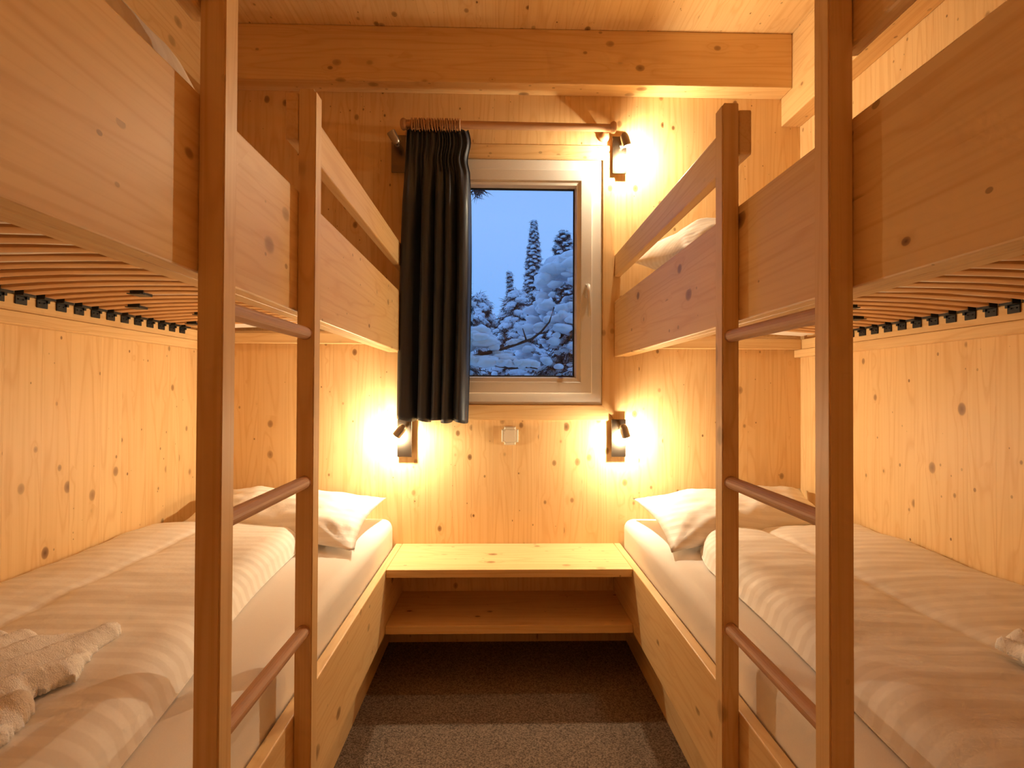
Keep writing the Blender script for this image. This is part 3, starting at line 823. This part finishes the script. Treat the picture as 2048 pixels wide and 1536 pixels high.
# ------------------------------------------------------------------ wall lamps
def wall_lamp(x, z, hang, lit, label):
    """x,z centre of plate; hang = direction of the opening of the little spot head"""
    r = empty('wall_lamp', (x, D, z)); tag(r, label, 'wall lamp', 'metal wall reading lamps')
    mesh_obj('mounting_box', box_bm(x-0.022, x+0.022, D-0.0195, D-0.0005, z-0.060, z+0.060, 0.001), MAT['plate'], r)
    mesh_obj('back_plate', box_bm(x-0.0335, x+0.0335, D-0.0265, D-0.0196, z-0.088, z+0.088, 0.001), MAT['plate'], r)
    d = Vector(hang).normalized()
    piv = Vector((x + (0.010 if x > 0 else -0.006), D-0.098, z+0.040))
    mesh_obj('joint', lathe_axis((x+(0.010 if x > 0 else -0.006), D-0.0266, z+0.040), (0, -1, 0), [(0, 0.010), (0.004, 0.010), (0.0045, 0.006), (0.064, 0.006)], 14), MAT['steel'], r)
    smooth_angle(r.children[-1])
    prof = [(-0.032, 0.003), (-0.0305, 0.009), (-0.026, 0.0142), (-0.018, 0.0180), (-0.006, 0.0198), (0.030, 0.0202), (0.030, 0.0180), (0.012, 0.0175)]
    bm = tube_bm([piv + d*a for a, q in prof], [q for a, q in prof], 24, True)
    hd_ = mesh_obj('spot_head', bm, MAT['steel'], r); smooth_angle(hd_, 50)
    bb = tube_bm([piv + d*a for a in (0.013, 0.020, 0.026, 0.0295)], [0.0135, 0.0130, 0.009, 0.003], 18, True)
    mesh_obj('bulb', bb, MAT['bulb'] if lit else MAT['switch'], hd_, smooth=True)
    if lit:
        ld = bpy.data.lights.new('lamp_light', 'POINT'); ld.energy = LAMP_W*lit; ld.color = LAMP_COL; ld.shadow_soft_size = 0.010
        lo = bpy.data.objects.new('lamp_light', ld); COL.objects.link(lo); lo.parent = r
        lo.location = piv + d*0.050 - Vector(r.location)
wall_lamp(0.5615, 2.312, (0.30, 0.10, -0.9), 1.25, 'lit metal wall lamp at the top right corner of the window')
wall_lamp(0.5600, 0.976, (0.28, 0.10, -0.9), 1.0, 'lit metal wall lamp below the right window corner over the right lower pillow')
wall_lamp(-0.4410, 0.974, (-0.62, 0.10, -0.78), 1.0, 'lit metal wall lamp under the curtain over the left lower pillow')
wall_lamp(-0.4770, 2.303, (-0.50, -0.25, 0.82), 0, 'unlit metal wall lamp half hidden behind the top of the curtain')

# ------------------------------------------------------------------ switch
sw = empty('light_switch', (0.050, D, 0.984)); tag(sw, 'square ivory rocker switch on the wall below the window', 'light switch')
def round_plate(x0, x1, z0, z1, y0, y1, cr, fr):
    bm = box_bm(x0, x1, y0, y1, z0, z1, 0)
    ed = [e_ for e_ in bm.edges if abs(e_.verts[0].co.y-e_.verts[1].co.y) > 1e-5]
    bmesh.ops.bevel(bm, geom=ed, offset=cr, segments=5, affect='EDGES')
    ed = [e_ for e_ in bm.edges if all(abs(v.co.y-y0) < 1e-6 for v in e_.verts)]
    bmesh.ops.bevel(bm, geom=ed, offset=fr, segments=3, affect='EDGES')
    return bm
mesh_obj('cover_frame', round_plate(0.0095, 0.0905, 0.9405, 1.0275, D-0.010, D-0.0005, 0.013, 0.004), MAT['switch'], sw); smooth_angle(sw.children[-1], 30)
mesh_obj('surround', round_plate(0.0222, 0.0778, 0.9537, 1.0143, D-0.0104, D-0.0096, 0.0065, 0.0001), MAT['gasket'], sw)
mesh_obj('rocker', round_plate(0.0230, 0.0770, 0.9545, 1.0135, D-0.0135, D-0.0102, 0.006, 0.0012), MAT['switch'], sw)

# ------------------------------------------------------------------ outdoors: snow and snow-laden conifers
GZ = -0.6
def ground():
    N = 60; V = []; F = []
    for i in range(N+1):
        for j in range(N+1):
            x = -20 + 40*i/N; y = D + 0.6 + 38*j/N
            V.append((x, y, GZ + 0.25*noise.noise(Vector((x*0.3, y*0.3, 1))) + 0.012*(y-D)))
    for i in range(N):
        for j in range(N):
            a = i*(N+1)+j; F.append([a, a+N+1, a+N+2, a+1])
    struct('ground', raw_mesh('ground', V, F), MAT['snow'], 'snow covered ground outside', smooth=True)
ground()

bmi = bmesh.new(); bmesh.ops.create_icosphere(bmi, subdivisions=2, radius=1.0)
ICO_V = np.array([v.co[:] for v in bmi.verts]); ICO_F = np.array([[v.index for v in f.verts] for f in bmi.faces]); bmi.free()
def blobs(C, R, rng_, flat=0.62):
    """lumpy snow pads, C (n,3), R (n,)"""
    C = np.asarray(C); R = np.asarray(R); n = len(C); m_ = len(ICO_V)
    k = rng_.normal(size=(n, 3, 3)); ph = rng_.uniform(0, 6.28, (n, 3))
    d = np.zeros((n, m_))
    for q in range(3): d += np.sin(2.2*np.einsum('mk,nk->nm', ICO_V, k[:, q]) + ph[:, q:q+1])
    s = (1 + 0.13*d)[:, :, None]
    st = np.stack([rng_.uniform(0.8, 1.5, n), rng_.uniform(0.8, 1.5, n), rng_.uniform(flat*0.8, flat*1.2, n)], 1)[:, None, :]
    V = C[:, None, :] + ICO_V[None]*s*st*R[:, None, None]
    F = ICO_F[None] + (np.arange(n)*m_)[:, None, None]
    return V.reshape(-1, 3), F.reshape(-1, 3)
def needle_mesh(P, DIR, ln, rng_, per=9, wd=0.004):
    """thin needles round points P spreading about directions DIR"""
    P = np.repeat(np.asarray(P), per, 0); Dd = np.repeat(np.asarray(DIR), per, 0)
    n = len(P); Dd = Dd + rng_.normal(size=(n, 3))*0.55; Dd /= np.linalg.norm(Dd, axis=1)[:, None]
    P = P + rng_.normal(size=(n, 3))*ln*0.25
    s = np.cross(Dd, rng_.normal(size=(n, 3))); s /= np.linalg.norm(s, axis=1)[:, None]; s *= wd
    L_ = (ln*rng_.uniform(0.6, 1.2, n))[:, None]
    V = np.stack([P - s, P + s, P + Dd*L_], 1).reshape(-1, 3); F = np.arange(3*n).reshape(-1, 3)
    return V, F
def branch_tubes(paths, seg=5):
    Vs, Fs, o = [], [], 0
    for pts, r0, r1 in paths:
        pts = np.asarray(pts); n = len(pts); ring = []
        for i in range(n):
            d = pts[min(i+1, n-1)]-pts[max(i-1, 0)]; d = d/np.linalg.norm(d)
            a = np.cross(d, [0.13, 0.21, 0.97] if abs(d[2]) < 0.9 else [1, 0, 0]); a /= np.linalg.norm(a); b = np.cross(d, a)
            r = r0+(r1-r0)*i/(n-1)
            for k in range(seg): Vs.append(pts[i] + r*(a*math.cos(2*math.pi*k/seg)+b*math.sin(2*math.pi*k/seg)))
        for i in range(n-1):
            for k in range(seg): Fs.append([o+i*seg+k, o+i*seg+(k+1) % seg, o+(i+1)*seg+(k+1) % seg, o+(i+1)*seg+k])
        o += n*seg
    return np.array(Vs), np.array(Fs)

def conifer(base, height, radius, label, seed, nbr=60, twigs=7, snow=0.06, droop=0.5, t0=0.05, needle=0.07, taper=0.85, keep=1.0, extra=None, nper=9, cut=None):
    g = np.random.default_rng(seed); base = np.array(base, float)
    r = empty('snowy_conifer', tuple(base)); tag(r, label, 'tree', 'snow laden trees outside the window')
    top = base + np.array([g.normal()*0.02*height, g.normal()*0.02*height, height])
    tr = [(np.array([base + (top-base)*s for s in np.linspace(0, 1, 8)]), 0.035*height**0.7, 0.008)]
    paths = []; SC = []; SR = []; NP = []; ND = []
    for i in range(nbr):
        t = t0 + (1-t0)*((i+0.5)/nbr)**0.9
        ang = i*2.399 + g.normal()*0.25
        Lr = radius*(1-t)**taper*g.uniform(0.75, 1.15) + 0.02*radius
        d = np.array([math.cos(ang), math.sin(ang), 0.0]); o0 = base + (top-base)*t
        S = np.linspace(0, 1, 6)
        pts = np.array([o0 + d*Lr*s + np.array([0, 0, Lr*(0.18*s - droop*s*s)]) for s in S])
        if cut and not cut(pts[-1]): continue
        paths.append((pts, 0.012*max(0.3, Lr), 0.003))
        for k in range(twigs):
            s = g.uniform(0.22, 1.0); p0 = o0 + d*Lr*s + np.array([0, 0, Lr*(0.18*s - droop*s*s)])
            a2 = ang + g.choice([-1, 1])*g.uniform(0.5, 1.1); tl = Lr*(0.22+0.25*(1-s))*g.uniform(0.6, 1.2)
            d2 = np.array([math.cos(a2), math.sin(a2), -g.uniform(0.2, 0.8)])
            tw = np.array([p0 + d2*tl*q + np.array([0, 0, -0.15*tl*q*q]) for q in (0, 0.5, 1)])
            paths.append((tw, 0.005, 0.002))
            for q in (0.25, 0.6, 0.95):
                p = p0 + d2*tl*q
                NP.append(p); ND.append(d2*0.6 + np.array([0, 0, -0.45]))
                if g.uniform() < keep:
                    SC.append(p + np.array([0, 0, snow*0.35])); SR.append(snow*g.uniform(0.55, 1.25))
        for s in np.linspace(0.3, 1, 4):
            p = o0 + d*Lr*s + np.array([0, 0, Lr*(0.18*s - droop*s*s)])
            NP.append(p); ND.append(d*0.6 + np.array([0, 0, -0.4]))
            if g.uniform() < keep:
                SC.append(p + np.array([0, 0, snow*0.45])); SR.append(snow*g.uniform(0.8, 1.5))
    SC.append(top); SR.append(snow*0.8)
    if extra: extra(g, paths, SC, SR, NP, ND)
    V, F = branch_tubes(tr, 8); mesh_obj('trunk', raw_mesh('trunk', V, F), MAT['bark'], r, smooth=True)
    V, F = branch_tubes(paths); tag(mesh_obj('branches', raw_mesh('branches', V, F), MAT['bark'], r, smooth=True), kind='stuff')
    V, F = needle_mesh(NP, ND, needle, g, nper, needle*0.055); tag(mesh_obj('needles', raw_mesh('needles', V, F), MAT['needles'], r), kind='stuff')
    V, F = blobs(SC, SR, g); tag(mesh_obj('snow', raw_mesh('snow', V, F), MAT['snow'], r, smooth=True), kind='stuff')
    return r

def near_extra(g, paths, SC, SR, NP, ND):
    # the bare bough that reaches across the lower pane, snow lying on its thick end
    bough = [(-0.45, 4.1, 1.40), (-0.15, 4.05, 1.46), (0.02, 4.0, 1.505), (0.14, 4.0, 1.545), (0.24, 4.0, 1.580), (0.31, 4.0, 1.635), (0.37, 4.0, 1.71), (0.405, 4.0, 1.82)]
    paths.append((bough, 0.017, 0.005))
    for a, b in (((0.20, 4.0, 1.565), (0.17, 4.0, 1.66)), ((0.14, 4.0, 1.545), (0.08, 4.0, 1.60)), ((0.29, 4.0, 1.62), (0.36, 4.0, 1.63))): paths.append((np.array([a, b]), 0.008, 0.003))
    for i in range(46):
        s = g.uniform(0, 1); x = -0.24 + 0.30*s
        SC.append((x, 4.02+g.normal()*0.05, 1.50 + 0.05*math.sin(s*5) + 0.06*(1-s) + g.normal()*0.015)); SR.append(0.065*g.uniform(0.7, 1.2)*(1.1-0.5*s))
    for i in range(10):
        s = g.uniform(0, 1); SC.append((0.06+0.14*s, 4.0, 1.545+0.05*s)); SR.append(0.028)
    # lower drooping snowy arm
    arm = [(-0.4, 3.95, 1.42), (-0.1, 3.95, 1.40), (0.08, 3.95, 1.36), (0.22, 3.95, 1.37), (0.28, 3.95, 1.355)]
    paths.append((arm, 0.02, 0.004))
    for i in range(46):
        s = g.uniform(0, 1); SC.append((-0.25+0.5*s, 3.95+g.normal()*0.04, 1.42-0.03*s+g.normal()*0.012)); SR.append(0.05*g.uniform(0.6, 1.2)*(1.2-0.6*s))
    # needle tuft that hangs into the top left corner
    paths.append(([(-0.6, 4.0, 2.95), (-0.3, 4.0, 2.80), (-0.165, 4.0, 2.70)], 0.015, 0.004))
    for i in range(5):
        NP.append((-0.19+0.008*i, 4.0, 2.70)); ND.append((0.25, 0, -0.8))

conifer((-0.62, 4.45, GZ), 3.25, 0.88, 'snow laden conifer close outside the window, behind the curtain edge', 3, 84, 9, 0.042, 0.75, 0.25, 0.080, 0.8, 0.92, near_extra, 22,
        cut=lambda p: p[0] > -0.75)
def mound_extra(g, paths, SC, SR, NP, ND):
    for i in range(420):
        u = g.uniform(-1, 1); v = g.uniform(-1, 1)
        if u*u+v*v > 1: continue
        x = 1.00+0.60*u; y = 5.15+0.45*v
        SC.append((x, y, 2.16 + 0.34*math.sqrt(max(0, 1-u*u-v*v*0.6)) + g.normal()*0.02)); SR.append(0.085*g.uniform(0.6, 1.3))
    for i in range(260):
        a_ = g.uniform(0, 6.28); h_ = g.uniform(0, 1); q = 0.55+0.32*h_
        SC.append((1.0+q*math.cos(a_), 5.15+q*0.8*math.sin(a_), 2.22-0.75*h_+g.normal()*0.05)); SR.append(0.062*g.uniform(0.5, 1.2))
conifer((0.98, 5.2, GZ), 2.75, 0.88, 'round topped conifer buried under a thick snow cap at the right of the pane', 8, 120, 11, 0.034, 0.55, 0.30, 0.085, 0.42, 0.97, mound_extra, 14)
conifer((0.28, 6.4, GZ), 2.95, 0.75, 'snow covered conifer in the middle of the pane', 15, 90, 9, 0.042, 0.75, 0.30, 0.09, 0.62, 0.95, None, 12)
conifer((0.62, 7.6, GZ), 3.2, 0.95, 'snow covered conifer behind the round topped one', 19, 90, 9, 0.045, 0.7, 0.3, 0.10, 0.62, 0.92, None, 14)
conifer((-0.35, 8.0, GZ), 3.2, 1.0, 'snow covered conifer deep behind the curtain edge', 23, 80, 9, 0.05, 0.7, 0.3, 0.10, 0.62, 0.92, None, 14)
conifer((0.93, 14.0, GZ), 6.22, 0.95, 'tall thin snowy spruce rising into the sky', 31, 150, 8, 0.036, 0.45, 0.45, 0.085, 1.0, 0.95, None, 9)
conifer((1.33, 12.0, GZ), 5.35, 0.62, 'bushy snowy pine right of the tall thin spruce', 37, 120, 9, 0.032, 0.10, 0.45, 0.085, 0.45, 0.9, None, 10)
conifer((0.40, 15.0, GZ), 5.1, 0.45, 'small far spruce tip low in the sky', 41, 60, 6, 0.04, 0.45, 0.4, 0.10, 1.0, 0.95, None, 8)
